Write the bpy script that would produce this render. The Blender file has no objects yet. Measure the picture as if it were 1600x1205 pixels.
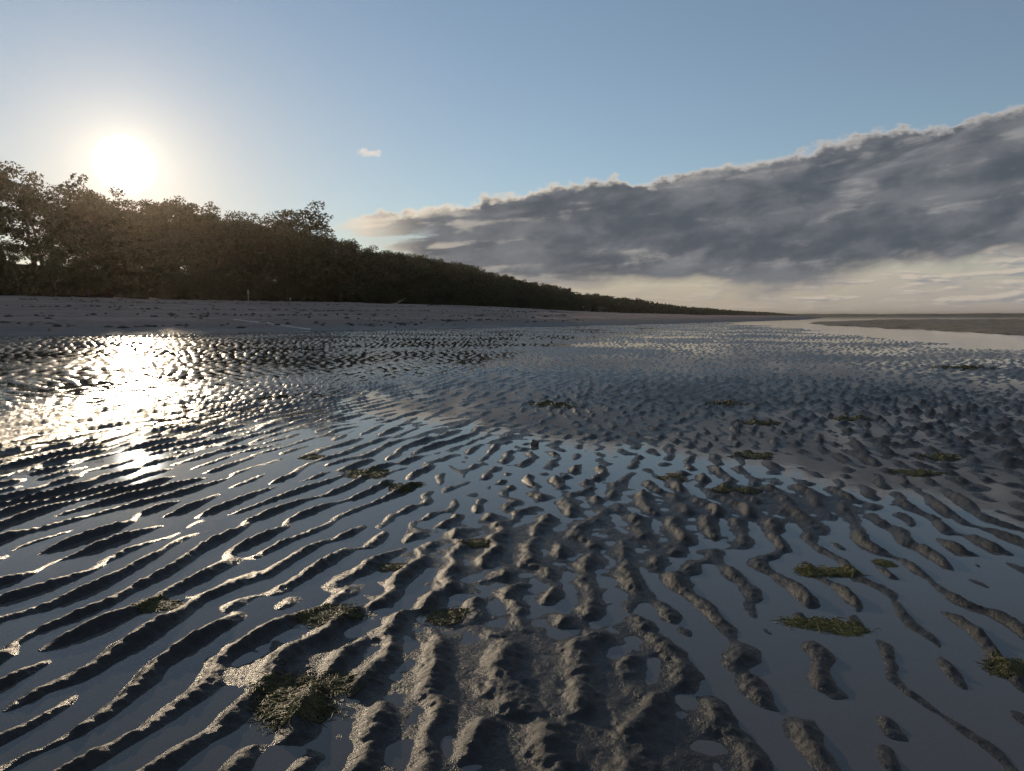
import bpy, math, random
import numpy as np
R = math.radians
random.seed(7)
SC = bpy.context.scene
COL = SC.collection

# ------------------------------------------------------------------ camera
CAM_H = 0.60
F_PX = 1101.0                     # focal length in pixels of a 1600 px wide frame
PITCH = math.atan((602.5 - 494.0) / F_PX)
cam_d = bpy.data.cameras.new('camera')
cam_d.sensor_width = 36.0
cam_d.lens = 36.0 * F_PX / 1600.0
cam_d.clip_start = 0.02
cam_d.clip_end = 40000.0
cam = bpy.data.objects.new('camera', cam_d)
COL.objects.link(cam)
cam.location = (0, 0, CAM_H)
cam.rotation_euler = (math.pi / 2 - PITCH, 0, 0)
SC.camera = cam

def ray(px, py):
    """world direction of a photograph pixel"""
    x, y, z = (px - 800) / F_PX, -(py - 602.5) / F_PX, 1.0
    c, s = math.cos(PITCH), math.sin(PITCH)
    d = (x, z * c + y * s, -z * s + y * c)
    n = math.sqrt(sum(v * v for v in d))
    return tuple(v / n for v in d)

def azel(px, py):
    d = ray(px, py)
    return math.degrees(math.atan2(d[0], d[1])), math.degrees(math.asin(d[2]))

def floor_at(px, py, z=0.0):
    d = ray(px, py)
    t = (z - CAM_H) / d[2]
    return d[0] * t, d[1] * t

# ------------------------------------------------------------------ node helper
class V:
    """a socket with arithmetic"""
    def __init__(self, nt, s): self.nt, self.s = nt, s
    def _m(self, op, *a, clamp=False):
        n = self.nt.nodes.new('ShaderNodeMath'); n.operation = op; n.use_clamp = clamp
        for i, v in enumerate((self,) + a):
            if isinstance(v, V): self.nt.links.new(v.s, n.inputs[i])
            else: n.inputs[i].default_value = v
        return V(self.nt, n.outputs[0])
    def __add__(self, o): return self._m('ADD', o)
    __radd__ = __add__
    def __mul__(self, o): return self._m('MULTIPLY', o)
    __rmul__ = __mul__
    def __sub__(self, o): return self._m('SUBTRACT', o)
    def __rsub__(self, o): return (self * -1.0) + o
    def __truediv__(self, o): return self._m('DIVIDE', o)
    def pow(self, o): return self._m('POWER', o)
    def max(self, o): return self._m('MAXIMUM', o)
    def min(self, o): return self._m('MINIMUM', o)
    def step(self, lo, hi, a=0.0, b=1.0):
        n = self.nt.nodes.new('ShaderNodeMapRange'); n.interpolation_type = 'SMOOTHSTEP'
        for i, v in enumerate((self, lo, hi, a, b)):
            if isinstance(v, V): self.nt.links.new(v.s, n.inputs[i])
            else: n.inputs[i].default_value = v
        return V(self.nt, n.outputs[0])

def combine(nt, x, y, z):
    n = nt.nodes.new('ShaderNodeCombineXYZ')
    for i, v in enumerate((x, y, z)):
        if isinstance(v, V): nt.links.new(v.s, n.inputs[i])
        else: n.inputs[i].default_value = v
    return V(nt, n.outputs[0])

def noise(nt, vec, scale, detail=4, rough=0.5, dist=0.0, lac=2.0):
    n = nt.nodes.new('ShaderNodeTexNoise')
    if vec is not None: nt.links.new(vec.s, n.inputs['Vector'])
    n.inputs['Scale'].default_value = scale; n.inputs['Detail'].default_value = detail
    n.inputs['Roughness'].default_value = rough; n.inputs['Distortion'].default_value = dist
    n.inputs['Lacunarity'].default_value = lac
    return V(nt, n.outputs['Fac'])

def curve(nt, x, pts, lo, hi, out_lo, out_hi):
    t = x.step(lo, hi); t.s.node.interpolation_type = 'LINEAR'
    n = nt.nodes.new('ShaderNodeFloatCurve'); nt.links.new(t.s, n.inputs['Value'])
    c = n.mapping.curves[0]
    P = [((a - lo) / (hi - lo), (b - out_lo) / (out_hi - out_lo)) for a, b in pts]
    c.points[0].location = P[0]; c.points[1].location = P[-1]
    for p in P[1:-1]: c.points.new(*p)
    for p in c.points: p.handle_type = 'AUTO_CLAMPED'
    n.mapping.update()
    return V(nt, n.outputs[0]) * (out_hi - out_lo) + out_lo

def mix(nt, f, a, b, mode='MIX'):
    n = nt.nodes.new('ShaderNodeMix'); n.data_type = 'RGBA'; n.blend_type = mode
    for i, v in ((0, f), (6, a), (7, b)):
        if isinstance(v, V): nt.links.new(v.s, n.inputs[i])
        else: n.inputs[i].default_value = v if i == 0 else tuple(v) + (1.0,) * (4 - len(v))
    return V(nt, n.outputs[2])

# ------------------------------------------------------------------ sky and sun
SUN_AZ, SUN_EL = azel(195, 257)          # degrees; azimuth from +Y towards +X
S = ray(195, 257)
world = bpy.data.worlds.new('World'); SC.world = world; world.use_nodes = True
nt = world.node_tree; nt.nodes.clear()
out = nt.nodes.new('ShaderNodeOutputWorld')
bg = nt.nodes.new('ShaderNodeBackground'); bg.inputs['Strength'].default_value = 1.0
nt.links.new(bg.outputs[0], out.inputs[0])
sky = nt.nodes.new('ShaderNodeTexSky'); sky.sky_type = 'NISHITA'; sky.sun_disc = False
sky.sun_elevation = R(SUN_EL); sky.sun_rotation = R(SUN_AZ)
sky.air_density = 1.0; sky.dust_density = 0.0; sky.ozone_density = 2.0; sky.altitude = 0
SKY_STRENGTH = 0.113
geo = nt.nodes.new('ShaderNodeTexCoord')
vn = nt.nodes.new('ShaderNodeVectorMath'); vn.operation = 'NORMALIZE'; nt.links.new(geo.outputs['Generated'], vn.inputs[0])
sep = nt.nodes.new('ShaderNodeSeparateXYZ'); nt.links.new(vn.outputs[0], sep.inputs[0])
X, Y, Z = (V(nt, sep.outputs[i]) for i in range(3))
az = X._m('ARCTAN2', Y) * (180 / math.pi)
el = Z._m('ARCSINE') * (180 / math.pi)
sm = nt.nodes.new('ShaderNodeVectorMath'); sm.operation = 'SCALE'; nt.links.new(sky.outputs[0], sm.inputs[0]); sm.inputs['Scale'].default_value = SKY_STRENGTH
base = V(nt, sm.outputs[0])
# clear air round the low sun: the disc and its aureole
dt = nt.nodes.new('ShaderNodeVectorMath'); dt.operation = 'DOT_PRODUCT'; nt.links.new(vn.outputs[0], dt.inputs[0]); dt.inputs[1].default_value = S
ang = V(nt, dt.outputs['Value']).min(0.9999999)._m('ARCCOSINE') * (180 / math.pi)
aur1 = (ang * (-1 / 2.0))._m('EXPONENT') * 0.75
aur2 = ((ang * (-1 / 6.0))._m('EXPONENT') * 0.06)
veil = ((ang * (-1 / 15.0))._m('EXPONENT') * el.step(5.0, 27.0, 0.92, 0.22)).min(0.92)
disc = ang.step(0.7, 2.2, 1.0, 0.0).pow(1.6) * 6.0
# cloud bank
def hpts(pp): return [azel(*p) for p in pp]
top_pts = hpts([(430, 352), (520, 346), (600, 332), (700, 318), (800, 300), (900, 284), (1000, 275), (1100, 258), (1200, 243), (1300, 222), (1400, 203), (1500, 187), (1600, 160)])
bot_pts = hpts([(430, 356), (520, 366), (600, 392), (700, 420), (800, 432), (900, 440), (1000, 435), (1100, 432), (1200, 432), (1300, 428), (1400, 412), (1500, 402), (1600, 385)])
topc = curve(nt, az, top_pts + [(46, 20.0), (60, 26.0), (90, 30.0)], -20, 90, -5, 35)
botc = curve(nt, az, bot_pts + [(46, 5.0), (60, 4.0), (90, 3.0)], -20, 90, -5, 35)
# cloud texture space: azimuth and a tilted, flattened elevation
slant = el - az * 0.09
def sheet(da, ds, z): return combine(nt, az * 0.06 + da, slant * 0.20 + ds, z)
n_big = noise(nt, sheet(0, 0, 0), 1.35, 6, 0.52, 0.5)
n_big2 = noise(nt, sheet(-0.06, 0.07, 0), 1.35, 6, 0.52, 0.5)          # a step towards the sun
n_mid = noise(nt, combine(nt, az * 0.085, slant * 0.17, 4.0), 3.6, 6, 0.55, 0.25)
n_strk = noise(nt, combine(nt, az * 0.035, slant * 0.30, 7.0), 3.2, 5, 0.55, 0.3)
n_fine = noise(nt, combine(nt, az * 0.09, el * 0.14, 3.1), 12.0, 6, 0.6, 0.2)
n_puff = noise(nt, combine(nt, az * 0.07, el * 0.10, 5.7), 5.0, 5, 0.55, 0.0)
edge = (topc - el) + (n_puff - 0.5) * 2.4 + (n_fine - 0.5) * 1.1 + (n_big - 0.5) * 1.6
low = (el - botc) + 0.3 + (n_big - 0.5) * 4.5 + (n_mid - 0.5) * 2.4
tip = az.step(-15.5, 2.0)
cover = edge.step(-0.05, 0.40) * low.step(-0.9, 0.7) * az.step(-15.8, -11.0)
thin = (n_strk * 0.6 + n_mid * 0.4 + tip * 0.22).step(0.44, 0.60)     # the ragged left end lets blue sky through
cover = cover * thin.max(0.30)
lit = ((n_big - n_big2) * 3.2 + 0.42).max(0.0).min(1.0)
body = mix(nt, (n_big * 0.5 + n_mid * 0.5).step(0.38, 0.62), (0.088, 0.103, 0.124), (0.178, 0.190, 0.208))
body = mix(nt, lit.step(0.50, 1.0) * 0.45, body, (0.30, 0.305, 0.32))
rimc = mix(nt, az.step(-12, 30), (0.80, 0.70, 0.57), (0.52, 0.49, 0.47))
wisp = (n_strk * 0.55 + n_mid * 0.45).step(0.53, 0.66) * tip.step(0.0, 1.0, 1.0, 0.38)
body = mix(nt, wisp * 0.8, body, rimc)
rim = edge.step(0.10, 0.2 + n_big * 1.1, 1.0, 0.0) * (0.55 + n_mid * 0.9)
under = low.step(0.0, 0.8, 0.5, 0.0)
body = mix(nt, under, body, (0.36, 0.32, 0.29))
cloud = mix(nt, rim.max(tip.step(0.0, 0.55, 0.85, 0.0)).min(1.0), body, rimc)
# pale haze band with small far clouds under the bank
band = el.step(1.0, 9.0, 1.0, 0.0) * az.step(-22, 6)
bandc = mix(nt, el.step(0.0, 6.0), (0.44, 0.38, 0.32), (0.60, 0.49, 0.35))
bandc = mix(nt, az.step(15, 38) * 0.45, bandc, (0.34, 0.345, 0.37))
pf = combine(nt, az * 0.06, el * 0.33, 9.0)
n_far = noise(nt, pf, 4.0, 7, 0.58, 0.2)
n_far2 = noise(nt, combine(nt, az * 0.06 - 0.03, el * 0.33 + 0.06, 9.0), 4.0, 7, 0.58, 0.2)
farm = n_far.step(0.46, 0.60) * az.step(4, 26) * el.step(0.1, 1.2) * el.step(5.0, 9.0, 1.0, 0.0)
farc = mix(nt, ((n_far - n_far2) * 7.0 + 0.45).max(0.0).min(1.0), (0.26, 0.27, 0.31), (0.62, 0.54, 0.45))
# one small cloud alone in the blue
ca, ce = azel(580, 239)
da = (az - ca) / 1.15; de = (el - ce) / 0.33
lone = ((da * da + de * de)._m('SQRT') + (n_fine - 0.5) * 2.6 + (n_puff - 0.5) * 1.4).step(0.35, 1.15, 0.8, 0.0)
base = mix(nt, 0.14, base, (0.46, 0.47, 0.49))
base = mix(nt, veil, base, (0.65, 0.61, 0.55))
c = mix(nt, band * 0.92, base, bandc)
c = mix(nt, farm * 0.75, c, farc)
c = mix(nt, lone, c, (0.80, 0.72, 0.64))
c = mix(nt, cover, c, cloud)
def add_col(c, f, rgb):
    n = nt.nodes.new('ShaderNodeMix'); n.data_type = 'RGBA'; n.blend_type = 'ADD'
    nt.links.new(f.s, n.inputs[0]); nt.links.new(c.s, n.inputs[6]); n.inputs[7].default_value = (*rgb, 1); n.clamp_factor = False
    return V(nt, n.outputs[2])
c = add_col(c, aur2, (1.0, 0.86, 0.64))
c = add_col(c, aur1, (1.0, 0.90, 0.70))
c = add_col(c, disc, (1.0, 0.97, 0.90))
nt.links.new(c.s, bg.inputs['Color'])
world.cycles.sampling_method = 'MANUAL'; world.cycles.sample_map_resolution = 1024

sun_d = bpy.data.lights.new('sun', 'SUN'); sun_d.energy = 2.0; sun_d.angle = R(0.53); sun_d.color = (1.0, 0.80, 0.56)
sun = bpy.data.objects.new('sun', sun_d); COL.objects.link(sun)
from mathutils import Vector
sun.rotation_euler = Vector(S).to_track_quat('Z', 'Y').to_euler()
SC.view_settings.view_transform = 'Standard'; SC.view_settings.look = 'None'
SC.view_settings.exposure = 0.0; SC.view_settings.gamma = 1.0; SC.view_settings.use_curve_mapping = False
SC.render.engine = 'CYCLES'
SC.cycles.use_denoising = True
SC.cycles.use_adaptive_sampling = True; SC.cycles.adaptive_threshold = 0.025
SC.cycles.max_bounces = 6; SC.cycles.diffuse_bounces = 2; SC.cycles.glossy_bounces = 3; SC.cycles.transmission_bounces = 4
SC.cycles.transparent_max_bounces = 6; SC.cycles.volume_bounces = 0
SC.cycles.sample_clamp_direct = 0; SC.cycles.sample_clamp_indirect = 4.0
SC.cycles.caustics_reflective = False; SC.cycles.caustics_refractive = False

# ------------------------------------------------------------------ materials
def new_mat(name):
    m = bpy.data.materials.new(name); m.use_nodes = True
    t = m.node_tree
    return m, t, t.nodes['Principled BSDF']

def coords(t, kind='Object'):
    n = t.nodes.new('ShaderNodeTexCoord'); return V(t, n.outputs[kind])
def position(t):
    n = t.nodes.new('ShaderNodeNewGeometry'); return V(t, n.outputs['Position'])
def height_of(t):
    n = t.nodes.new('ShaderNodeSeparateXYZ'); t.links.new(position(t).s, n.inputs[0]); return V(t, n.outputs[2])
def bump(t, h, dist, strength=1.0, prev=None):
    n = t.nodes.new('ShaderNodeBump'); t.links.new(h.s, n.inputs['Height'])
    n.inputs['Distance'].default_value = dist; n.inputs['Strength'].default_value = strength
    if prev is not None: t.links.new(prev, n.inputs['Normal'])
    return n.outputs[0]
def L(t, v, sock): t.links.new(v.s if isinstance(v, V) else v, sock)

def mud_material():
    m, t, b = new_mat('wet_mud')
    p = position(t)
    patch = noise(t, p, 1.3, 5, 0.6); grain = noise(t, p, 60, 6, 0.65); fleck = noise(t, p, 420, 2, 0.6)
    col = mix(t, patch.step(0.3, 0.7), (0.030, 0.029, 0.028), (0.049, 0.048, 0.047))
    col = mix(t, grain.step(0.35, 0.7) * 0.5, col, (0.068, 0.066, 0.063))
    col = mix(t, fleck.step(0.58, 0.75) * 0.5, col, (0.025, 0.022, 0.02))
    algae = noise(t, p, 0.9, 6, 0.65).step(0.54, 0.70) * noise(t, p, 24, 4, 0.6).step(0.42, 0.62)
    col = mix(t, algae * 0.8, col, (0.062, 0.060, 0.020))
    L(t, col, b.inputs['Base Color'])
    z = height_of(t)
    wet = (z + (grain - 0.5) * 0.006).step(0.0005, 0.010, 0.26, 0.48)
    L(t, wet + (fleck - 0.5) * 0.14, b.inputs['Roughness'])
    b.inputs['Specular IOR Level'].default_value = 0.17
    # grainy mud here, smooth fine silt further up the flat towards the shore
    sp_ = t.nodes.new('ShaderNodeSeparateXYZ'); L(t, p, sp_.inputs[0])
    grit = (V(t, sp_.outputs[1]) - V(t, sp_.outputs[0]) * 0.3 + (patch - 0.5) * 2.0).step(3.5, 9.0, 1.0, 0.10)
    n1 = bump(t, noise(t, p, 150, 4, 0.65), 0.0038, 0.75); L(t, grit * 0.75, n1.node.inputs['Strength'])
    n2 = bump(t, noise(t, p, 520, 3, 0.6), 0.0012, 0.7, n1); L(t, grit * 0.7, n2.node.inputs['Strength'])
    L(t, n2, b.inputs['Normal'])
    L(t, (wet + (fleck - 0.5) * 0.14) * (grit * 0.45 + 0.55), b.inputs['Roughness'])
    return m

def beach_material():
    m, t, b = new_mat('beach_sand')
    p = position(t)
    patch = noise(t, p, 0.12, 6, 0.6); mid = noise(t, p, 0.9, 6, 0.65); fine = noise(t, p, 14, 4, 0.6)
    col = mix(t, patch.step(0.3, 0.7), (0.34, 0.255, 0.205), (0.44, 0.345, 0.285))
    col = mix(t, mid.step(0.5, 0.75) * 0.45, col, (0.20, 0.15, 0.12))
    z = height_of(t)
    wr = noise(t, p, 2.6, 6, 0.7)
    for zc, w in ((0.35, 0.06), (0.72, 0.05), (1.15, 0.07), (1.7, 0.06)):        # tide lines of dark weed scraps
        d = (z + (patch - 0.5) * 0.55 + (mid - 0.5) * 0.12 - zc)._m('ABSOLUTE').step(0.0, w, 1.0, 0.0)
        col = mix(t, d * wr.step(0.46, 0.62) * 0.8, col, (0.085, 0.068, 0.05))
    strand = noise(t, combine(t, z * 7.0 + patch * 2.5 + mid * 0.6, 0.0, 0.0), 1.0, 5, 0.65)
    col = mix(t, strand.step(0.46, 0.62) * 0.55, col, (0.19, 0.145, 0.118))
    damp = (z + (mid - 0.5) * 0.2).step(0.02, 0.42)
    col2 = mix(t, damp, (0.13, 0.112, 0.098), col); L(t, col2, b.inputs['Base Color'])
    L(t, damp * 0.45 + 0.5, b.inputs['Roughness']); b.inputs['Specular IOR Level'].default_value = 0.12
    n1 = bump(t, mid, 0.5, 0.9)
    L(t, bump(t, fine, 0.03, 0.7, n1), b.inputs['Normal'])
    return m

def sandbar_material():
    m, t, b = new_mat('sandbar_sand')
    p = position(t)
    mid = noise(t, p, 1.4, 7, 0.7); fine = noise(t, p, 9, 5, 0.65)
    col = mix(t, mid.step(0.35, 0.65), (0.27, 0.205, 0.14), (0.42, 0.33, 0.235))
    col = mix(t, fine.step(0.52, 0.68) * 0.7, col, (0.07, 0.058, 0.04))
    L(t, col, b.inputs['Base Color']); b.inputs['Roughness'].default_value = 0.75; b.inputs['Specular IOR Level'].default_value = 0.15
    L(t, bump(t, fine, 0.12, 1.0), b.inputs['Normal'])
    return m

def water_material():
    m = bpy.data.materials.new('still_water'); m.use_nodes = True
    t = m.node_tree; t.nodes.clear()
    o = t.nodes.new('ShaderNodeOutputMaterial'); mx = t.nodes.new('ShaderNodeMixShader')
    tr = t.nodes.new('ShaderNodeBsdfTransparent'); gl = t.nodes.new('ShaderNodeBsdfGlossy'); fr = t.nodes.new('ShaderNodeFresnel')
    tr.inputs['Color'].default_value = (0.80, 0.83, 0.76, 1); gl.inputs['Roughness'].default_value = 0.025
    fr.inputs['IOR'].default_value = 1.48
    p = position(t)
    nb = bump(t, noise(t, p, 9, 3, 0.5), 0.0008, 0.4)
    nb = bump(t, noise(t, p, 60, 3, 0.6), 0.00014, 0.5, nb)
    t.links.new(nb, gl.inputs['Normal']); t.links.new(nb, fr.inputs['Normal'])
    t.links.new(fr.outputs[0], mx.inputs[0]); t.links.new(gl.outputs[0], mx.inputs[2])
    df = t.nodes.new('ShaderNodeBsdfDiffuse'); df.inputs[0].default_value = (0.35, 0.32, 0.285, 1)      # silt in the water
    m2 = t.nodes.new('ShaderNodeMixShader'); m2.inputs[0].default_value = 0.34
    t.links.new(tr.outputs[0], m2.inputs[1]); t.links.new(df.outputs[0], m2.inputs[2]); t.links.new(m2.outputs[0], mx.inputs[1])
    t.links.new(mx.outputs[0], o.inputs[0])
    return m

def leaf_material(name, a, b_):
    m, t, b = new_mat(name)
    oi = t.nodes.new('ShaderNodeObjectInfo'); p = coords(t)
    r = noise(t, p, 0.8, 3, 0.6)
    col = mix(t, (r.step(0.3, 0.7) * 0.7 + V(t, oi.outputs['Random']) * 0.3), a, b_)
    L(t, col, b.inputs['Base Color']); b.inputs['Roughness'].default_value = 0.55; b.inputs['Specular IOR Level'].default_value = 0.17
    tl = t.nodes.new('ShaderNodeBsdfTranslucent'); L(t, col, tl.inputs[0])
    mx = t.nodes.new('ShaderNodeMixShader'); mx.inputs[0].default_value = 0.22
    o = t.nodes['Material Output']
    t.links.new(b.outputs[0], mx.inputs[1]); t.links.new(tl.outputs[0], mx.inputs[2]); t.links.new(mx.outputs[0], o.inputs[0])
    return m

def simple_material(name, a, b_, scale, rough=0.8, bd=0.01):
    m, t, b = new_mat(name)
    p = coords(t); n = noise(t, p, scale, 5, 0.65)
    L(t, mix(t, n.step(0.3, 0.7), a, b_), b.inputs['Base Color']); b.inputs['Roughness'].default_value = rough
    L(t, bump(t, n, bd, 0.7), b.inputs['Normal'])
    return m

MAT = dict(mud=mud_material(), beach=beach_material(), sandbar=sandbar_material(), water=water_material(),
           leaf=leaf_material('gum_leaves', (0.030, 0.040, 0.016), (0.062, 0.070, 0.028)),
           leaf2=leaf_material('banksia_leaves', (0.034, 0.050, 0.020), (0.070, 0.085, 0.032)),
           bark=simple_material('grey_bark', (0.07, 0.055, 0.045), (0.17, 0.14, 0.115), 3.0, 0.9, 0.03),
           litter=simple_material('leaf_litter', (0.030, 0.024, 0.018), (0.060, 0.048, 0.034), 0.8, 0.95, 0.1),
           timber=simple_material('weathered_timber', (0.28, 0.25, 0.21), (0.42, 0.38, 0.33), 9.0, 0.85),
           plate=simple_material('faded_plate', (0.52, 0.50, 0.45), (0.62, 0.60, 0.55), 9.0, 0.6, 0.001),
           drift=simple_material('bleached_wood', (0.30, 0.24, 0.15), (0.48, 0.40, 0.27), 9.0, 0.85),
           far=simple_material('far_woodland', (0.030, 0.036, 0.020), (0.055, 0.060, 0.034), 0.02, 0.9, 0.5))

MAT['litter'].node_tree.nodes['Principled BSDF'].inputs['Specular IOR Level'].default_value = 0.0
# ------------------------------------------------------------------ objects
def tag(o, label=None, cat=None, group=None, kind=None):
    for k, v in (('label', label), ('category', cat), ('group', group), ('kind', kind)):
        if v: o[k] = v
    return o

def mesh_np(name, verts, faces, mat, smooth=True):
    """verts (n,3), faces (m,k) as numpy arrays"""
    me = bpy.data.meshes.new(name)
    verts = np.asarray(verts, np.float32); faces = np.asarray(faces, np.int32)
    k = faces.shape[1]
    me.vertices.add(len(verts)); me.vertices.foreach_set('co', verts.ravel())
    me.loops.add(faces.size); me.loops.foreach_set('vertex_index', faces.ravel())
    me.polygons.add(len(faces)); me.polygons.foreach_set('loop_start', np.arange(0, faces.size, k, dtype=np.int32))
    me.polygons.foreach_set('loop_total', np.full(len(faces), k, np.int32))
    me.polygons.foreach_set('use_smooth', np.full(len(faces), smooth, bool))
    me.materials.append(mat); me.update(calc_edges=True)
    return me

def obj(name, me, parent=None, loc=None):
    o = bpy.data.objects.new(name, me); COL.objects.link(o)
    if parent is not None: o.parent = parent
    if loc is not None: o.location = loc
    return o

# ------------------------------------------------------------------ random fields (periodic tiles made with the FFT)
rng = np.random.default_rng(11)
class Tile:
    def __init__(self, n, cell, spec, seed, shape='real'):
        g = np.random.default_rng(seed)
        k = np.fft.fftfreq(n, cell)
        kx, ky = np.meshgrid(k, k, indexing='xy')
        w = spec(kx, ky)
        f = np.fft.ifft2((g.standard_normal((n, n)) + 1j * g.standard_normal((n, n))) * w)
        if shape == 'real':
            f = f.real; self.a = (f / f.std()).astype(np.float32)
        else:
            self.a = (f / np.sqrt((np.abs(f) ** 2).mean())).astype(np.complex64)
        self.n, self.cell = n, cell
    def __call__(self, x, y):
        u = x / self.cell; v = y / self.cell
        iu = np.floor(u).astype(np.int64); iv = np.floor(v).astype(np.int64)
        fu = (u - iu).astype(np.float32); fv = (v - iv).astype(np.float32)
        iu0 = np.floor(u + .5).astype(np.int64); iv0 = np.floor(v + .5).astype(np.int64)
        fu = (u + .5 - iu0).astype(np.float32); fv = (v + .5 - iv0).astype(np.float32)
        wu = (0.5 * (1 - fu) ** 2, 0.75 - (fu - 0.5) ** 2, 0.5 * fu ** 2)
        wv = (0.5 * (1 - fv) ** 2, 0.75 - (fv - 0.5) ** 2, 0.5 * fv ** 2)
        r = 0
        for j in range(3):
            row = 0
            for i in range(3):
                row = row + wu[i] * self.a[(iv0 + j - 1) % self.n, (iu0 + i - 1) % self.n]
            r = r + wv[j] * row
        return r

def band_spec(lam, slope, sig_ang, sig_k):
    """waves whose crests run along (slope, 1) on the ground"""
    a0 = math.atan2(-slope, 1.0); k0 = 1 / lam
    def f(kx, ky):
        k = np.hypot(kx, ky) + 1e-9; a = np.arctan2(ky, kx)
        da = (a - a0 + np.pi) % (2 * np.pi) - np.pi
        return np.exp(-0.5 * ((k - k0) / (k0 * sig_k)) ** 2 - 0.5 * (da / sig_ang) ** 2)
    return f
def fbm_spec(lmin, lmax, beta):
    def f(kx, ky):
        k = np.hypot(kx, ky) + 1e-9
        return k ** (-beta) * (k > 1 / lmax) * np.exp(-(k * lmin) ** 2)
    return f

T_L = Tile(2048, 0.0085, band_spec(0.108, 0.34, R(13), 0.22), 1, 'c')
T_C = Tile(2048, 0.0085, band_spec(0.098, 0.10, R(30), 0.26), 2, 'c')
T_R = Tile(2048, 0.0085, band_spec(0.108, 0.02, R(20), 0.24), 3, 'c')
T_F = Tile(1024, 0.033, band_spec(0.24, 0.2, R(40), 0.32), 4, 'c')
T_lump = Tile(1024, 0.004, fbm_spec(0.008, 0.05, 1.3), 5)
T_und = Tile(512, 0.08, fbm_spec(0.3, 6.0, 1.6), 6)
T_big = Tile(512, 2.0, fbm_spec(6.0, 120.0, 1.8), 8)
T_sand = Tile(512, 0.12, fbm_spec(0.3, 6.0, 1.4), 9)

def sig(v): return 1 / (1 + np.exp(-np.clip(v, -40, 40)))
def sstep(v, a, b):
    t = np.clip((v - a) / (b - a), 0, 1); return t * t * (3 - 2 * t)

SHORE = [(-400, -260), (-60, -12), (-40, 3), (-26, 13.5), (-15.5, 21.3), (-11.1, 24.5), (-5.7, 31.5), (4, 44), (18, 66), (46, 112), (120, 270), (460, 1120), (2300, 5600), (3300, 8100)]
TREES = [(-430, -200), (-150, -60), (-110, -8), (-80, 36), (-51, 70), (-28, 103), (-14, 165), (0, 261), (40, 400), (104, 570), (420, 1250), (900, 2250), (2200, 5600), (3200, 8100)]
CHANNEL = [(30, -20), (17, 0), (11.5, 8), (11.2, 14), (13.2, 21), (16.6, 33), (20.5, 52), (27, 75), (46, 108), (70, 150)]
BAR = [(14.6, 20.2), (17.4, 31.5), (20.8, 50), (27, 66), (50, 100), (120, 125), (400, 90), (500, 40), (300, 8), (60, -4), (24, 6), (14.4, 13)]

def poly_dist(x, y, P):
    """distance to a polyline and on which side (positive to its left)"""
    best = np.full(x.shape, 1e12); side = np.zeros(x.shape)
    for (ax, ay), (bx, by) in zip(P[:-1], P[1:]):
        dx, dy = bx - ax, by - ay; l2 = dx * dx + dy * dy
        t = np.clip(((x - ax) * dx + (y - ay) * dy) / l2, 0, 1)
        d2 = (x - ax - t * dx) ** 2 + (y - ay - t * dy) ** 2
        s = dx * (y - ay) - dy * (x - ax)
        m = d2 < best
        best = np.where(m, d2, best); side = np.where(m, s, side)
    return np.sqrt(best), np.sign(side)

def in_poly(x, y, P):
    r = np.zeros(x.shape, bool)
    for (ax, ay), (bx, by) in zip(P, P[1:] + P[:1]):
        c = ((ay > y) != (by > y)) & (x < (bx - ax) * (y - ay) / (by - ay + 1e-12) + ax)
        r ^= c
    return r

# places where the flat lies a little higher or lower: x, y, radius x, radius y, metres
PATCH = [(0.1, 3.3, 1.3, 0.8, 0.0030), (1.7, 3.3, 1.2, 1.0, 0.0050), (-0.3, 2.7, 0.6, 0.4, 0.0015), (0.2, 1.9, 0.9, 0.9, 0.0016), (0.9, 2.0, 0.5, 0.5, 0.0020), (0.75, 1.35, 0.35, 0.3, 0.0025), (-0.75, 1.35, 0.45, 0.3, 0.0020), (-0.55, 1.05, 0.45, 0.28, 0.0012), (0.45, 2.2, 0.7, 0.55, 0.0022), (-0.95, 2.35, 0.75, 0.65, -0.0045), (-0.1, 2.35, 0.55, 0.45, -0.0030), (0.10, 1.25, 0.38, 0.30, 0.0008),
         (0.62, 1.10, 0.34, 0.42, -0.0080), (1.05, 1.45, 0.40, 0.45, -0.0070), (-0.35, 1.15, 0.12, 0.10, 0.0035), (0.05, 1.65, 0.4, 0.3, 0.0008),
         (0.35, 1.75, 0.5, 0.25, 0.0015), (-1.0, 1.35, 0.35, 0.35, -0.0035), (1.5, 3.2, 1.2, 0.9, -0.0035), (-2.6, 4.0, 1.6, 1.1, 0.0035),
         (0.4, 3.1, 1.2, 0.5, 0.002)]

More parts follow.
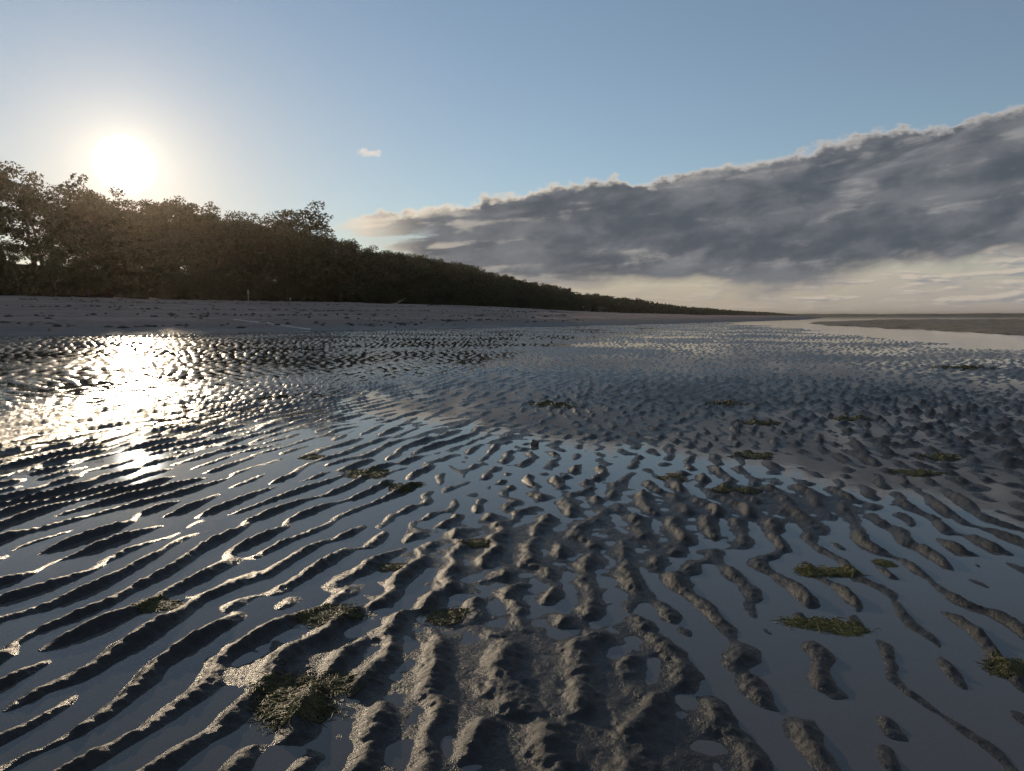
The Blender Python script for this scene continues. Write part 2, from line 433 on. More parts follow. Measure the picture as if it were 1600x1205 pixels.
def height(x, y, spacing=None):
    """ground height and region (0 mud flat, 1 beach, 2 sandbar)"""
    x = np.asarray(x, float); y = np.asarray(y, float); r = np.hypot(x, y)
    # ripples
    wl = sig(-(x + 0.30 - 0.09 * (y - 1)) / 0.16); wr = sig((x - 0.42) / 0.14) * sig((2.6 - y) / 0.5)
    wx = x + 0.018 * T_und(x * 1.7 + 3, y * 1.7); wy = y + 0.03 * T_und(x * 1.3 - 9, y * 1.3 + 5)
    c = T_L(wx, wy) * wl + T_C(wx + 4.1, wy + 2.2) * (1 - wl) * (1 - 0.75 * wr) + T_R(wx, wy) * wr
    a = np.abs(c); ph = np.angle(c)
    a = 1.02 * np.clip(a, 0, 2.2) ** 0.75
    ph2 = ph + 0.45 * np.sin(ph)
    ex = 1.15 + 0.7 * wl * sig((3.0 - y) / 0.6)
    prof = (0.5 + 0.5 * np.cos(ph2)) ** ex
    rip = 0.0170 * (np.clip(a, 0, 1.35) * prof - 0.355 + 0.05 * (ex - 1.15))
    ff = T_F(x * 1.0, y * 1.0)
    rip += 0.0042 * (ff.real) * sstep(r, 1.6, 4)
    und = T_und(x, y)
    crumb = T_lump(x * 0.33 + 1, y * 0.33)
    rip_scale = 0.95 + 0.25 * T_und(x * 0.6 + 20, y * 0.6)
    h = rip * np.clip(rip_scale, 0.4, 1.6) * (1 - 0.25 * sstep(r, 4.5, 11)) + (0.0028 - 0.0012 * wl) * und - 0.0008 + 0.0016 * crumb * sstep(r, 1.5, 4) * (1 - 0.5 * wl)
    for px, py, rx, ry, dz in PATCH:
        h += dz * np.exp(-((x - px) / rx) ** 2 - ((y - py) / ry) ** 2)
    h += (0.0036 * sstep(r, 2.4, 4.5) + 0.0012 * sstep(x, -0.3, 0.5))
    h += 0.0008 * T_lump(x * 0.45 + 2, y * 0.45) * (1 - 0.6 * wl)
    h += 0.0008 * T_lump(x, y) * (0.15 + sstep(h, -0.001, 0.007) * 1.3)
    region = np.zeros(x.shape, np.int32)
    # channel, sandbar, sea
    far = r > 5.0
    if far.any():
        X_, Y_ = x[far], y[far]; H = h[far]; RR = r[far]; G = region[far]
        dc, _ = poly_dist(X_, Y_, CHANNEL)
        wch = 1.35 + 0.03 * RR + 0.35 * T_und(X_ * 0.4, Y_ * 0.4)
        H = H - 0.09 * sstep(wch + 0.9 - dc, 0, 1.6)
        H = H - 0.5 * sstep(RR, 105, 190)
        db, _ = poly_dist(X_, Y_, BAR); ins = in_poly(X_, Y_, BAR); sd = np.where(ins, db, -db) + 0.25 * T_und(X_ * .5, Y_ * .5)
        hb = -0.06 + 0.20 * sstep(sd, -0.6, 5.0) + 0.030 * T_sand(X_, Y_) * sstep(sd, -0.2, 1.0)
        G = np.where(sd > -0.3, 2, G); H = np.maximum(H, np.where(sd > -1.0, hb, -9))
        ds, side = poly_dist(X_, Y_, SHORE)
        inl = side > 0
        dtr, ts = poly_dist(X_, Y_, TREES)
        wob = 0.35 * T_und(X_ * 0.5 + 7, Y_ * 0.5)
        sdist = np.where(inl, ds, -ds) + wob
        t = np.where(ts > 0, 1.0, np.clip(sdist, 0, None) / (np.clip(sdist, 0, None) + dtr + 1e-6))
        top = 2.75 - 0.9 * sstep(Y_, 60, 260)
        hbch = top * (0.55 * t + 0.45 * sstep(t, 0.0, 1.0)) + 0.035 * T_sand(X_ * 0.5, Y_ * 0.5) * sstep(t, 0.01, 0.1) + 0.10 * T_big(X_, Y_) * sstep(t, 0.05, 0.4)
        hbch = hbch + np.where(ts > 0, np.minimum(dtr * 0.16, 5.5), 0) + 0.012
        isb = sdist > 0
        G = np.where(isb, 1, G); G = np.where(isb & (ts > 0) & (dtr > 0.8), 3, G)
        H = np.where(isb, np.maximum(hbch * sstep(sdist, 0, 0.8), H), H - 0.02 * sstep(sdist, -1.5, -0.2))
        h[far] = H; region[far] = G
    return h, region

def ground_z(x, y):
    return float(height(np.array([x]), np.array([y]))[0][0])

# ------------------------------------------------------------------ ground sheet, one grid cut into mud flat, beach and sandbar
cols = [np.arange(-180, -62, 4.0), np.arange(-62, -39, 0.22), np.arange(-39, 39, 0.078), np.arange(39, 62, 0.22), np.arange(62, 180, 4.0)]
A = np.radians(np.concatenate(cols))
rows = [0.02, 0.12, 0.22, 0.32, 0.42, 0.5, 0.58]
r_ = 0.62
while r_ < 8200:
    rows.append(r_)
    if r_ < 0.85: r_ += 0.006
    elif r_ < 75: r_ += min(max(0.85 * r_ * r_ / 423.0, 0.0017), 0.7)
    else: r_ *= 1.07 if r_ > 300 else 1.02
RW = np.array(rows)
AA, RR_ = np.meshgrid(A, RW)
gx, gy = RR_ * np.sin(AA), RR_ * np.cos(AA)
gz, reg = height(gx.ravel(), gy.ravel())
nr, nc = AA.shape
verts = np.stack([gx.ravel(), gy.ravel(), gz], 1)
i = np.arange(nr - 1)[:, None] * nc; j = np.arange(nc)[None, :]; j2 = (j + 1) % nc
quads = np.stack([(i + j).ravel(), (i + j2).ravel(), (i + nc + j2).ravel(), (i + nc + j).ravel()], 1)
fr = reg[quads].max(1)
print('ground quads', len(quads))
for rid, nm, mk, lb in ((0, 'mud_flat', 'mud', 'dark wet rippled mud flat with pools in its troughs'),
                        (1, 'beach', 'beach', 'pale dry sand beach sloping up to the wooded shore'),
                        (2, 'sandbar', 'sandbar', 'low brown sandbar beyond the water channel'),
                        (3, 'wood_floor', 'litter', 'dark leaf strewn ground under the shore wood')):
    q = quads[fr == rid]
    used, inv = np.unique(q, return_inverse=True)
    o = obj(nm, mesh_np(nm, verts[used], inv.reshape(-1, 4), MAT[mk]))
    tag(o, lb, nm.replace('_', ' '), kind='structure')
# water sheet
WR = np.concatenate([[0.02], np.geomspace(0.3, 9000, 60)]); WA = np.radians(np.arange(0, 360, 4.0))
a_, r2 = np.meshgrid(WA, WR)
wv = np.stack([(r2 * np.sin(a_)).ravel(), (r2 * np.cos(a_)).ravel(), np.zeros(a_.size)], 1)
nw = len(WA); i = np.arange(len(WR) - 1)[:, None] * nw; j = np.arange(nw)[None, :]; j2 = (j + 1) % nw
wq = np.stack([(i + j).ravel(), (i + j2).ravel(), (i + nw + j2).ravel(), (i + nw + j).ravel()], 1)
tag(obj('water', mesh_np('water', wv, wq, MAT['water'])), 'shallow still water lying over the mud flat and out to sea', 'water', kind='structure')

# ------------------------------------------------------------------ trees
def tube(P, rad, n=6):
    """tapered tube along points: verts, quads"""
    P = np.asarray(P, float); rad = np.asarray(rad, float)
    V_, F_ = [], []
    for k in range(len(P)):
        d = P[min(k + 1, len(P) - 1)] - P[max(k - 1, 0)]; d = d / (np.linalg.norm(d) + 1e-9)
        up = np.array([0, 0, 1.0]) if abs(d[2]) < 0.9 else np.array([1.0, 0, 0])
        s = np.cross(d, up); s /= np.linalg.norm(s); u = np.cross(s, d)
        for q in range(n):
            t = 2 * math.pi * q / n
            V_.append(P[k] + rad[k] * (s * math.cos(t) + u * math.sin(t)))
    for k in range(len(P) - 1):
        for q in range(n):
            F_.append((k * n + q, k * n + (q + 1) % n, (k + 1) * n + (q + 1) % n, (k + 1) * n + q))
    return np.array(V_), np.array(F_)

class Acc:
    def __init__(self): self.v, self.f, self.n = [], [], 0
    def add(self, v, f): self.v.append(v); self.f.append(f + self.n); self.n += len(v)
    def mesh(self, name, mat, smooth=True): return mesh_np(name, np.concatenate(self.v), np.concatenate(self.f), mat, smooth)

def leaves(g, c, rad, n, size):
    """leaf quads through an ellipsoid, thicker towards its shell"""
    d = g.standard_normal((n, 3)); d /= np.linalg.norm(d, axis=1)[:, None]
    p = c + d * (g.random((n, 1)) ** 0.45) * rad
    a = g.standard_normal((n, 3)); a /= np.linalg.norm(a, axis=1)[:, None]
    b = np.cross(a, g.standard_normal((n, 3))); b /= np.linalg.norm(b, axis=1)[:, None]
    s = size * (0.6 + 0.8 * g.random((n, 1)))
    a = a * s; b = b * s * 0.42
    v = np.stack([p - a, p + b, p + a, p - b], 1).reshape(-1, 3)
    return v, np.arange(4 * n).reshape(n, 4)

def build_tree(seed, form):
    """unit tree about 10 m high: (trunk mesh, crown mesh)"""
    g = np.random.default_rng(seed); tr, cr = Acc(), Acc()
    lean = g.normal(0, 0.5, 2)
    H = 10.0
    bare = {'gum': 0.42, 'flat': 0.45, 'dense': 0.16, 'lone': 0.40, 'shrub': 0.03}[form]
    wid = {'gum': 2.6, 'flat': 3.5, 'dense': 3.2, 'lone': 3.1, 'shrub': 5.4}[form]
    K = 6
    P = [np.array([lean[0] * t * t + 0.25 * math.sin(3 * t + seed), lean[1] * t * t + 0.2 * math.cos(4 * t + seed), H * 0.80 * t - (0.4 if t == 0 else 0)]) for t in np.linspace(0, 1, K)]
    tr.add(*tube(P, np.linspace(0.24, 0.07, K), 7))
    n_br = {'gum': 13, 'flat': 15, 'dense': 20, 'lone': 10, 'shrub': 18}[form]
    for b in range(n_br):
        t = bare + (0.98 - bare) * (b + g.random() * 0.8) / n_br
        q = t * (K - 1); k = int(min(q, K - 2)); s0 = P[k] + (P[k + 1] - P[k]) * (q - k)
        az_ = g.random() * 2 * math.pi + b * 2.4
        rel = (t - bare) / (1 - bare)
        if form == 'flat': reach = wid * (0.55 + 0.55 * rel) * (0.7 + 0.5 * g.random()); rise = 0.25 + 0.9 * (1 - rel)
        elif form in ('dense', 'shrub'): reach = wid * math.sin(math.pi * (0.22 + 0.70 * rel)) * (0.7 + 0.5 * g.random()); rise = 0.6
        else: reach = wid * math.sin(math.pi * (0.30 + 0.55 * rel)) * (0.6 + 0.65 * g.random()); rise = 0.9
        end = s0 + np.array([math.cos(az_) * reach, math.sin(az_) * reach, rise * (0.5 + g.random()) * 1.4])
        mid = (s0 + end) / 2 + np.array([g.normal(0, .2), g.normal(0, .2), -0.15 + g.normal(0, .15)])
        tr.add(*tube([s0, mid, end], [0.085 * (1.3 - t), 0.055 * (1.2 - t * 0.6), 0.015], 5))
        spots = [end] + ([mid + (end - mid) * g.random() + g.normal(0, .35, 3)] if form != 'lone' or g.random() < 0.5 else [])
        if form in ('dense', 'shrub'): spots.append(s0 + (end - s0) * (0.3 + 0.3 * g.random()) + g.normal(0, .3, 3))
        for sp in spots:
            for m in range(3 if form != 'lone' else 2):
                c = sp + g.normal(0, 0.42, 3) * np.array([1.2, 1.2, 0.7])
                rr = (0.42 + 0.5 * g.random()) * (1.0 if form != 'shrub' else 1.15)
                cr.add(*leaves(g, c, np.array([rr * 1.25, rr * 1.25, rr * 0.72]), int(55 * rr / 0.6 * (1.15 if form in ('dense', 'shrub') else 1.0)), 0.17))
    topc_ = P[-1] + np.array([0, 0, 0.9])
    for m in range(5 if form != 'flat' else 3):
        cr.add(*leaves(g, topc_ + g.normal(0, 0.6, 3), np.array([0.8, 0.8, 0.55]), 70, 0.17))
    tm = tr.mesh('trunk', MAT['bark']); cm = cr.mesh('crown', MAT['leaf2' if form in ('dense', 'shrub') else 'leaf'], False)
    cz = np.concatenate(cr.v)[:, 2]
    return tm, cm, float(np.percentile(cz, 99.3))

FORMS = [build_tree(100 + k, f) for k, f in enumerate(['gum', 'gum', 'flat', 'flat', 'dense', 'dense', 'dense', 'gum'])]
SHRUBS = [build_tree(200 + k, 'shrub') for k in range(4)]
LONE = [build_tree(300 + k, 'lone') for k in range(3)]

def place_tree(proto, x, y, h, rz, name, label, cat, group=None, wide=1.0):
    tm, cm, top = proto
    e = bpy.data.objects.new(name, None); COL.objects.link(e)
    e.location = (x, y, ground_z(x, y) - 0.05); e.rotation_euler = (0, 0, rz)
    s = h / top; e.scale = (s * wide, s * wide, s); e.empty_display_size = 0.5
    obj('trunk', tm, e); obj('crown', cm, e)
    return tag(e, label, cat, group)

SKYLINE = [(-400, 150), (-200, 205), (-60, 242), (0, 248), (40, 258), (80, 273), (120, 290), (180, 305), (250, 316), (300, 324), (370, 333), (415, 347), (440, 354), (470, 358), (510, 370), (560, 382), (620, 395), (700, 409), (750, 420), (800, 434), (850, 442), (900, 454), (960, 464), (1000, 469), (1060, 479), (1100, 483), (1150, 487), (1200, 489), (1240, 493.0)]
def skyline(px): return float(np.interp(px, [p[0] for p in SKYLINE], [p[1] for p in SKYLINE]))
def top_height(x, y, extra=0.0):
    """height above the ground at which a tree here reaches the wood's skyline"""
    px = 800 + F_PX * x / y
    up = (494.0 - skyline(px) + extra) / F_PX * y + CAM_H
    return up - ground_z(x, y)

def along(P, s):
    """point and inland normal at a length along a polyline"""
    for (ax, ay), (bx, by) in zip(P[:-1], P[1:]):
        l = math.hypot(bx - ax, by - ay)
        if s <= l:
            t = s / l; return ax + (bx - ax) * t, ay + (by - ay) * t, -(by - ay) / l, (bx - ax) / l
        s -= l
    return None

LINE = [(-66, 52), (-51, 70), (-28, 103), (-14, 165), (0, 261), (40, 400), (104, 570)]
length = sum(math.hypot(b[0] - a[0], b[1] - a[1]) for a, b in zip(LINE[:-1], LINE[1:]))
rt = random.Random(5)
def stretch(s): return ('facing the broad beach' if s < 62 else 'past the tallest open tree' if s < 230 else 'at the low far end of the wood')
def tree_words(row, k, s):
    look = ('airy upright', 'airy upright', 'flat topped', 'flat topped', 'dense rounded', 'dense rounded', 'dense rounded', 'airy upright')[k]
    where = 'in the front rank' if row == 0 else 'behind the front rank'
    return f'{look} dark tree {where}, {stretch(s)}', 'tree', f'{look} trees {where}, {stretch(s)}'
def shrub_words(k, s):
    look = 'tall dense shrub under the trees' if k else 'low dark shrub by the sand'
    return f'{look}, {stretch(s)}', 'shrub', f'{look}, {stretch(s)}'
n_tree = n_shrub = 0
s = 0.0
while s < length:
    far_k = max(1.0, s / 170.0)
    x, y, nx, ny = along(LINE, s)
    for row, off in enumerate((4.0, 9.5, 15.5)):
        if far_k > 1.6 and row == 1: continue
        jx, jy = rt.gauss(0, 1.1), rt.gauss(0, 1.1)
        tx, ty = x + nx * off + jx, y + ny * off + jy
        hh = top_height(tx, ty) * (0.70 + 0.24 * rt.random(), 0.84 + 0.16 * rt.random(), 0.89 + 0.11 * rt.random())[row]
        if hh < 3: continue
        gap = 800 + F_PX * tx / ty < 135
        if gap and row == 1: continue
        k = rt.choice((0, 1, 7)) if gap and row == 0 else rt.choice((4, 5, 6, 4, 0)) if row == 0 else rt.choice((0, 1, 2, 3, 7, 4, 5, 6))
        place_tree(LONE[rt.randrange(3)] if gap and rt.random() < 0.6 else FORMS[k], tx, ty, hh, rt.random() * 6.28, 'coastal_tree', *tree_words(row, k, s), (0.95 + 0.4 * rt.random()) * (1 + 0.10 * (far_k - 1)) * (1.0 if hh > 9 else 1.2))
        n_tree += 1
    s += (4.2 + rt.random() * 1.6) * far_k
s = 0.0
while s < 290:
    x, y, nx, ny = along(LINE, s)
    k = n_shrub % 2
    off = rt.uniform(-0.5, 1.5) + 3.0 * k; x += nx * off; y += ny * off
    hh = rt.uniform(2.2, 4.2) + 2.6 * k
    place_tree(rt.choice(SHRUBS), x, y, hh, rt.random() * 6.28, 'shore_shrub', *shrub_words(k, s), rt.uniform(0.85, 1.15) * (1.0 if not k else 0.8))
    n_shrub += 1
    s += rt.uniform(1.5, 2.5)
# trees that stand out of the skyline
for px, py, d, lab, k, w in ((482, 322, 112, 'tall open tree rising clear above the wood, its clumps apart', 0, 1.35),
                          (446, 333, 112, 'rounded open tree on the skyline beside the tallest open tree', 1, 1.25),
                          (140, 281, 86, 'flat crowned tree poking above the wood just beside the sun', 2, 1.0)):
    x = (px - 800) / F_PX * d; y = d
    place_tree(LONE[k], x, y, (494 - py) / F_PX * d + CAM_H - ground_z(x, y), 0.6 + k, 'emergent_tree', lab, 'tree', None, w)
print('trees', n_tree, n_shrub)

# the wood beyond, too far to tell its trees apart
g = np.random.default_rng(77); acc = Acc()
FAR = [(104, 570), (420, 1250), (900, 2250), (1500, 3900)]
fl = sum(math.hypot(b[0] - a[0], b[1] - a[1]) for a, b in zip(FAR[:-1], FAR[1:]))
s = 0.0
while s < fl:
    x, y, nx, ny = along(FAR, s)
    for k in range(5):
        o_ = g.uniform(0, 26); tx, ty = x + nx * o_ + g.normal(0, 2), y + ny * o_ + g.normal(0, 2)
        px = 800 + F_PX * tx / ty
        top = (494 - skyline(px)) / F_PX * ty + CAM_H
        top = max(top * (0.72 + 0.28 * g.random()), 4.0)
        for m in range(5):
            zc = top * (0.25 + 0.62 * g.random()); rr = 2.0 + 1.4 * g.random()
            acc.add(*leaves(g, np.array([tx + g.normal(0, 2), ty + g.normal(0, 2), zc + 1.0]), np.array([rr, rr, rr * 0.7]), 26, 0.9 + y / 2200))
    s += 3.5 + y * 0.006
tag(obj('distant_wood', acc.mesh('distant_wood', MAT['leaf2'], False)), 'dark far woodland running out to the low point', 'woodland', kind='stuff')

# far coast across the bay
P = []
xs = np.linspace(1230, 4200, 300)
hh = 5 + 4 * np.abs(np.sin(xs * 0.011)) * np.random.default_rng(4).random(300) + 4 * np.random.default_rng(5).random(300) + 5 * sstep(xs, 1700, 2600)
yy = 3000 + 120 * np.sin(xs / 900)
v = np.concatenate([np.stack([xs, yy, xs * 0 - 0.5], 1), np.stack([xs, yy + 60, hh], 1), np.stack([xs, yy + 320, hh * 0.9], 1), np.stack([xs, yy + 420, xs * 0 - 0.5], 1)])
f = np.array([(k * 300 + q, k * 300 + q + 1, (k + 1) * 300 + q + 1, (k + 1) * 300 + q) for k in range(3) for q in range(299)])
tag(obj('far_coast', mesh_np('far_coast', v, f, MAT['far'])), 'thin dark strip of far coast across the bay', 'coast', kind='structure')

# ------------------------------------------------------------------ beach details
def box(acc, c, s):
    x, y, z = c; a, b, d = s[0] / 2, s[1] / 2, s[2] / 2
    v = np.array([(x + i * a, y + j * b, z + k * d) for k in (-1, 1) for j in (-1, 1) for i in (-1, 1)])
    acc.add(v, np.array([(0, 2, 3, 1), (4, 5, 7, 6), (0, 1, 5, 4), (2, 6, 7, 3), (0, 4, 6, 2), (1, 3, 7, 5)]))
def post(px, d, h, lab):
    x = (px - 800) / F_PX * d; y = d
    e = bpy.data.objects.new('marker_post', None); COL.objects.link(e); e.location = (x, y, ground_z(x, y) - 0.1); e.rotation_euler = (0, 0, 0.4)
    a = Acc(); a.add(*tube([(0, 0, 0), (0.01, 0, h * 0.5), (0.0, 0.01, h)], [0.07, 0.066, 0.062], 8)); obj('post', a.mesh('post', MAT['timber']), e)
    a = Acc(); a.add(*tube([(0, 0.01, h - 0.03), (0, 0.01, h + 0.05), (0, 0.01, h + 0.11), (0, 0.01, h + 0.13)], [0.10, 0.11, 0.08, 0.01], 8)); obj('cap', a.mesh('cap', MAT['plate']), e)
    if h > 1:
        a = Acc(); box(a, (0, -0.085, h - 0.22), (0.24, 0.02, 0.20)); obj('sign_plate', a.mesh('sign_plate', MAT['plate'], False), e)
    tag(e, lab, 'post')
post(391, 86, 1.35, 'slim pale post with a small plate at the foot of the wood')
post(456, 92, 0.55, 'short pale stump of a post at the foot of the wood')
x, y = -17.5, 104
a = Acc()
a.add(*tube([(0, 0, 0.05), (0.7, 0.1, 0.25), (1.3, 0.0, 0.5), (1.9, 0.1, 1.0)], [0.09, 0.08, 0.06, 0.02], 6))
a.add(*tube([(0.7, 0.1, 0.25), (1.0, 0.3, 0.6), (1.2, 0.4, 0.75)], [0.05, 0.04, 0.012], 6))
a.add(*tube([(0, 0, 0.05), (-0.6, -0.1, 0.04), (-1.1, 0.1, 0.06)], [0.09, 0.07, 0.03], 6))
o = obj('driftwood_branch', a.mesh('driftwood_branch', MAT['drift']), None, (x, y, ground_z(x, y)))
tag(o, 'bent bleached driftwood branch lying on the upper beach sand', 'driftwood')

# scraps of wrack strewn along the tide lines
g = np.random.default_rng(31); acc = Acc(); cnt = 0
cx_ = g.uniform(-46, 6, 9000); cy_ = g.uniform(14, 120, 9000); ch_, cr_ = height(cx_, cy_)
for x, y, z, rg in zip(cx_, cy_, ch_, cr_):
    if rg != 1 or y < 5 or abs(x / y) > 0.85: continue
    near = min(abs(z - v + 0.06 * math.sin(x * 0.7) + 0.05 * math.sin(y * 0.23)) for v in (0.22, 0.62, 1.15, 1.9))
    if g.random() > 0.75 * math.exp(-(near / 0.05) ** 2) + 0.03: continue
    l_, w_, a_ = g.uniform(0.08, 0.42), g.uniform(0.02, 0.07), g.random() * 6.28
    p_ = [(x + math.cos(a_) * l_ * t_, y + math.sin(a_) * l_ * t_ + 0.05 * math.sin(4 * t_ + a_), z + 0.02 + 0.03 * math.cos(3 * t_)) for t_ in (-0.5, 0.0, 0.5)]
    acc.add(*tube(p_, [w_ * 0.4, w_, w_ * 0.3], 4)); cnt += 1
print('wrack', cnt)
tag(obj('beach_wrack', acc.mesh('beach_wrack', MAT['bark'])), 'dark scraps of weed and twigs strewn along the beach tide lines', 'wrack', kind='stuff')

# a low raised pale line slanting down the beach
def march(px, py):
    d = ray(px, py); lo = 8.0
    ts_ = np.linspace(8, 140, 3000); zz = height(d[0] * ts_, d[1] * ts_)[0]
    k = np.argmax(CAM_H + d[2] * ts_ < zz)
    return d[0] * ts_[k], d[1] * ts_[k]
pts_ = [march(*p) for p in ((366, 500), (395, 503), (425, 507), (455, 511), (490, 516))]
P_ = []
for (ax, ay), (bx, by) in zip(pts_[:-1], pts_[1:]):
    for q in range(12): P_.append((ax + (bx - ax) * q / 12, ay + (by - ay) * q / 12))
vv = []
for q, (x, y) in enumerate(P_):
    n_ = np.array([P_[min(q + 1, len(P_) - 1)][1] - P_[max(q - 1, 0)][1], P_[max(q - 1, 0)][0] - P_[min(q + 1, len(P_) - 1)][0]]); n_ /= np.linalg.norm(n_)
    w_ = 0.085 + 0.03 * math.sin(q * 1.7) + 0.03 * math.sin(q * 0.6)
    for k in (-1, 0, 1): vv.append((x + n_[0] * w_ * k, y + n_[1] * w_ * k, ground_z(x + n_[0] * w_ * k, y + n_[1] * w_ * k) + (0.04 if k == 0 else -0.01)))
fv = [(q * 3 + k, q * 3 + k + 1, q * 3 + k + 4, q * 3 + k + 3) for q in range(len(P_) - 1) for k in (0, 1)]
me_ = mesh_np('pale_line', np.array(vv), np.array(fv), simple_material('pale_strip', (0.40, 0.35, 0.30), (0.66, 0.60, 0.52), 2.5, 0.8, 0.02))
if me_.polygons[0].normal.z < 0: me_.flip_normals()
tag(obj('pale_line', me_), 'thin pale line slanting down the beach', 'shell grit', kind='stuff')

# ------------------------------------------------------------------ weed lying on the flat
def weed_material(name, a, b_):
    m, t, b = new_mat(name); p = position(t)
    L(t, mix(t, noise(t, p, 55, 4, 0.6).step(0.3, 0.7), a, b_), b.inputs['Base Color']); b.inputs['Roughness'].default_value = 0.42; b.inputs['Specular IOR Level'].default_value = 0.3
    return m
W_DARK = weed_material('dark_weed', (0.060, 0.054, 0.020), (0.135, 0.120, 0.036))
W_GREEN = weed_material('green_weed', (0.080, 0.073, 0.018), (0.155, 0.138, 0.034))
def weed(px, py, rx, ry, n, mat, label, hgt=0.016, seed=0):
    """a matted clump of thread weed draped over the ripples"""
    g = np.random.default_rng(1000 + seed); cx, cy = floor_at(px, py)
    P0 = np.empty((n, 9, 3)); 
    hub = g.normal(0, 0.33, (7, 2)) * (rx, ry); pick = g.integers(0, 7, n)
    st = hub[pick] + g.normal(0, 0.24, (n, 2)) * (rx, ry); dr = g.normal(0.3, 1.0, n) + g.integers(0, 2, n) * 3.14; ln = (0.012 + 0.04 * g.random(n)) * min(1.0, max(rx, ry) / 0.1 + 0.35)
    ks = np.linspace(-0.5, 0.5, 9)
    cur = g.normal(0, 2.2, n); lift = g.random(n)
    for k in range(9):
        a = dr + cur * ks[k]
        P0[:, k, 0] = cx + st[:, 0] + np.cos(a) * ln * ks[k] + 0.004 * np.sin(9 * ks[k] + dr * 3)
        P0[:, k, 1] = cy + st[:, 1] + np.sin(a) * ln * ks[k] + 0.004 * np.cos(8 * ks[k] + dr * 5)
    hz = np.maximum(height(P0[:, :, 0].ravel(), P0[:, :, 1].ravel())[0].reshape(n, 9), -0.001)
    rr2 = ((P0[:, :, 0] - cx) / rx) ** 2 + ((P0[:, :, 1] - cy) / ry) ** 2
    P0[:, :, 2] = hz + hgt * np.exp(-rr2 * 0.9) * lift[:, None] * (0.55 + 0.45 * np.cos(2.4 * ks))[None, :] + 0.0008
    a = Acc()
    sc = math.hypot(cx, cy)
    wd = 0.00032 + 0.00026 * sc
    for k in range(n): a.add(*tube(P0[k], wd * np.array([.4, .8, 1, 1.1, 1.1, 1, 1, .8, .3]), 3))
    o = obj('seaweed_clump', a.mesh('seaweed_clump', mat))
    tag(o, label, 'seaweed')
WEED = [
 (455, 1095, 0.085, 0.07, 520, W_DARK, 'largest olive weed mat, glistening, spread across several ripple crests'),
 (520, 965, 0.07, 0.05, 260, W_DARK, 'flat olive weed mat in the crook of a curved ripple'),
 (245, 945, 0.05, 0.035, 160, W_DARK, 'dark weed scrap on a long ripple beside open pools'),
 (615, 887, 0.03, 0.03, 110, W_DARK, 'small weed knot on the tip of a sunlit ripple'),
 (690, 965, 0.05, 0.04, 170, W_DARK, 'ragged weed strands between mounds of dark mud'),
 (745, 850, 0.035, 0.03, 110, W_DARK, 'small olive weed tuft beside a narrow ripple'),
 (572, 740, 0.09, 0.07, 260, W_DARK, 'long low brown weed heap lying across a pool'),
 (492, 715, 0.05, 0.05, 140, W_DARK, 'sandy weed lump near the long low brown weed heap'),
 (632, 762, 0.05, 0.07, 150, W_DARK, 'brown weed lump capping a ripple in the pool'),
 (425, 622, 0.16, 0.14, 200, W_DARK, 'far weed patch among the close sunlit ripples'),
 (1383, 880, 0.022, 0.022, 150, W_GREEN, 'bright yellow green weed ball on the mud'),
 (1300, 897, 0.06, 0.035, 240, W_GREEN, 'olive green weed strip beside the bright weed ball'),
 (1285, 975, 0.055, 0.04, 260, W_GREEN, 'olive green weed mat at the edge of the murky pool'),
 (1585, 1045, 0.05, 0.03, 150, W_DARK, 'olive weed scrap in the murky pool'),
 (1170, 712, 0.10, 0.09, 240, W_DARK, 'dark spiky weed clump amid small mud islands'),
 (1055, 747, 0.06, 0.05, 160, W_DARK, 'low brown weed clump with an orange leaf beside it'),
 (1150, 768, 0.09, 0.05, 190, W_DARK, 'long flat weed mat next to a pale pool'),
 (870, 633, 0.18, 0.18, 200, W_DARK, 'dark weed patch beyond the pools in the middle of the flat'),
 (1135, 632, 0.13, 0.12, 150, W_DARK, 'small dark far weed clump on the open flat'),
 (1195, 662, 0.16, 0.10, 170, W_DARK, 'broad low weed patch on the open flat'),
 (1435, 740, 0.08, 0.065, 240, W_DARK, 'domed dark weed heap on a mud mound'),
 (1480, 715, 0.09, 0.09, 140, W_DARK, 'small weed heap behind the domed weed heap'),
 (1500, 575, 0.40, 0.35, 220, W_DARK, 'wide far weed bed near the water channel'),
 (1330, 655, 0.12, 0.12, 130, W_DARK, 'thin weed scrap on the flat short of the channel')]
for k, (px, py, rx, ry, n, m_, lab) in enumerate(WEED):
    weed(px, py, rx, ry, int(n * 2.6), m_, lab, 0.003 + 0.012 * min(rx, ry), k)

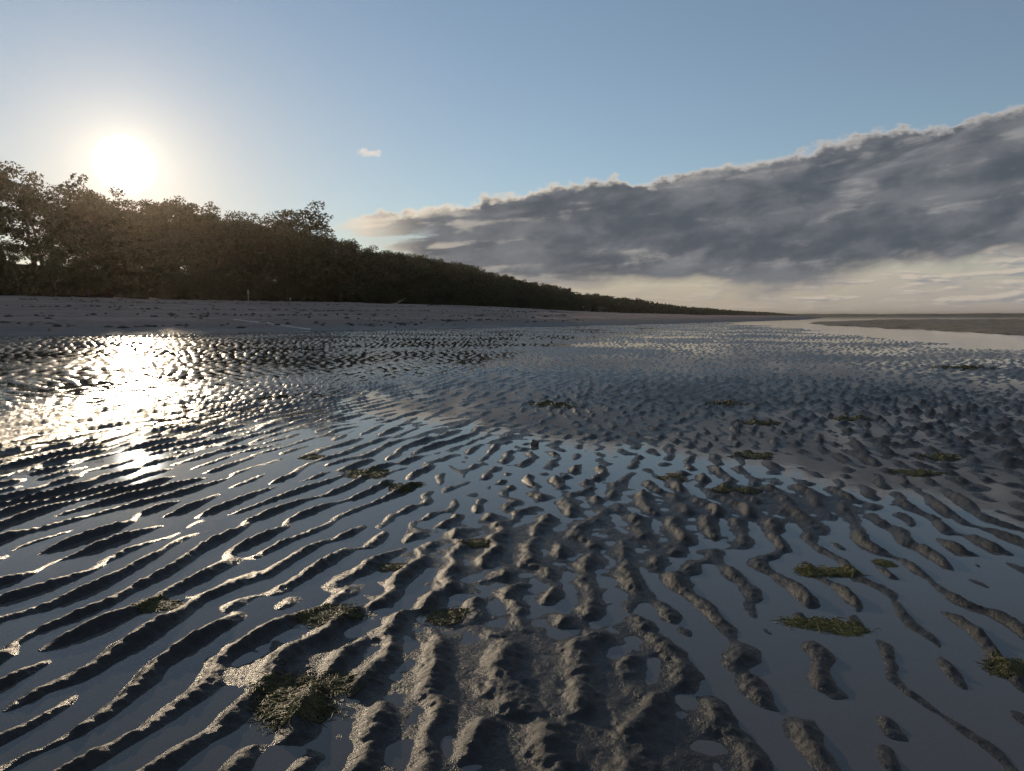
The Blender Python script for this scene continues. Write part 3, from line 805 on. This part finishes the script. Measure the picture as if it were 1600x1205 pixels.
# a whelk and a fallen leaf
cx, cy = floor_at(832, 695); z0 = max(ground_z(cx, cy), 0)
a = Acc(); ts = np.linspace(0, 1, 40)
sp = [(0.02 * (1 - t) ** 1.1 * math.cos(t * 18) * 0.6, 0.02 * (1 - t) ** 1.1 * math.sin(t * 18) * 0.6, 0.008 + 0.036 * t) for t in ts]
a.add(*tube(sp, 0.013 * (1 - ts) ** 0.8 + 0.001, 7))
o = obj('whelk_shell', a.mesh('whelk_shell', simple_material('shell', (0.07, 0.06, 0.05), (0.16, 0.14, 0.12), 60, 0.4, 0.001)), None, (cx, cy, z0))
o.rotation_euler = (1.2, 0.2, 0.7); tag(o, 'small dark spiral shell lying on a mud islet', 'shell')
cx, cy = floor_at(1049, 748)
us = np.linspace(-1, 1, 9); a = Acc()
v = np.array([(0.028 * u, s_ * 0.011 * (1 - u * u) ** 0.7, 0.004 * u * u + 0.004 * abs(s_)) for s_ in (-1, 0, 1) for u in us])
a.add(v, np.array([(k * 9 + q, k * 9 + q + 1, k * 9 + q + 10, k * 9 + q + 9) for k in range(2) for q in range(8)]))
o = obj('fallen_leaf', a.mesh('fallen_leaf', simple_material('orange_leaf', (0.35, 0.13, 0.03), (0.45, 0.2, 0.05), 90, 0.5, 0.0005)), None, (cx, cy, max(ground_z(cx, cy), 0) + 0.006))
o.rotation_euler = (0.3, 0.1, 0.4); tag(o, 'small orange fallen leaf by a brown weed clump', 'leaf')

# ------------------------------------------------------------------ sea air
a = Acc(); box(a, (0, 0, 14.0), (19000, 19000, 32.0))
hz = bpy.data.materials.new('sea_haze'); hz.use_nodes = True; t = hz.node_tree; t.nodes.clear()
o_ = t.nodes.new('ShaderNodeOutputMaterial'); pv = t.nodes.new('ShaderNodeVolumePrincipled')
pv.inputs['Color'].default_value = (0.98, 0.82, 0.68, 1); pv.inputs['Density'].default_value = 0.00014; pv.inputs['Anisotropy'].default_value = 0.85
t.links.new(pv.outputs[0], o_.inputs['Volume'])
tag(obj('haze', a.mesh('haze', hz, False)), 'thin bright sea haze filling the low air', 'haze', kind='stuff')
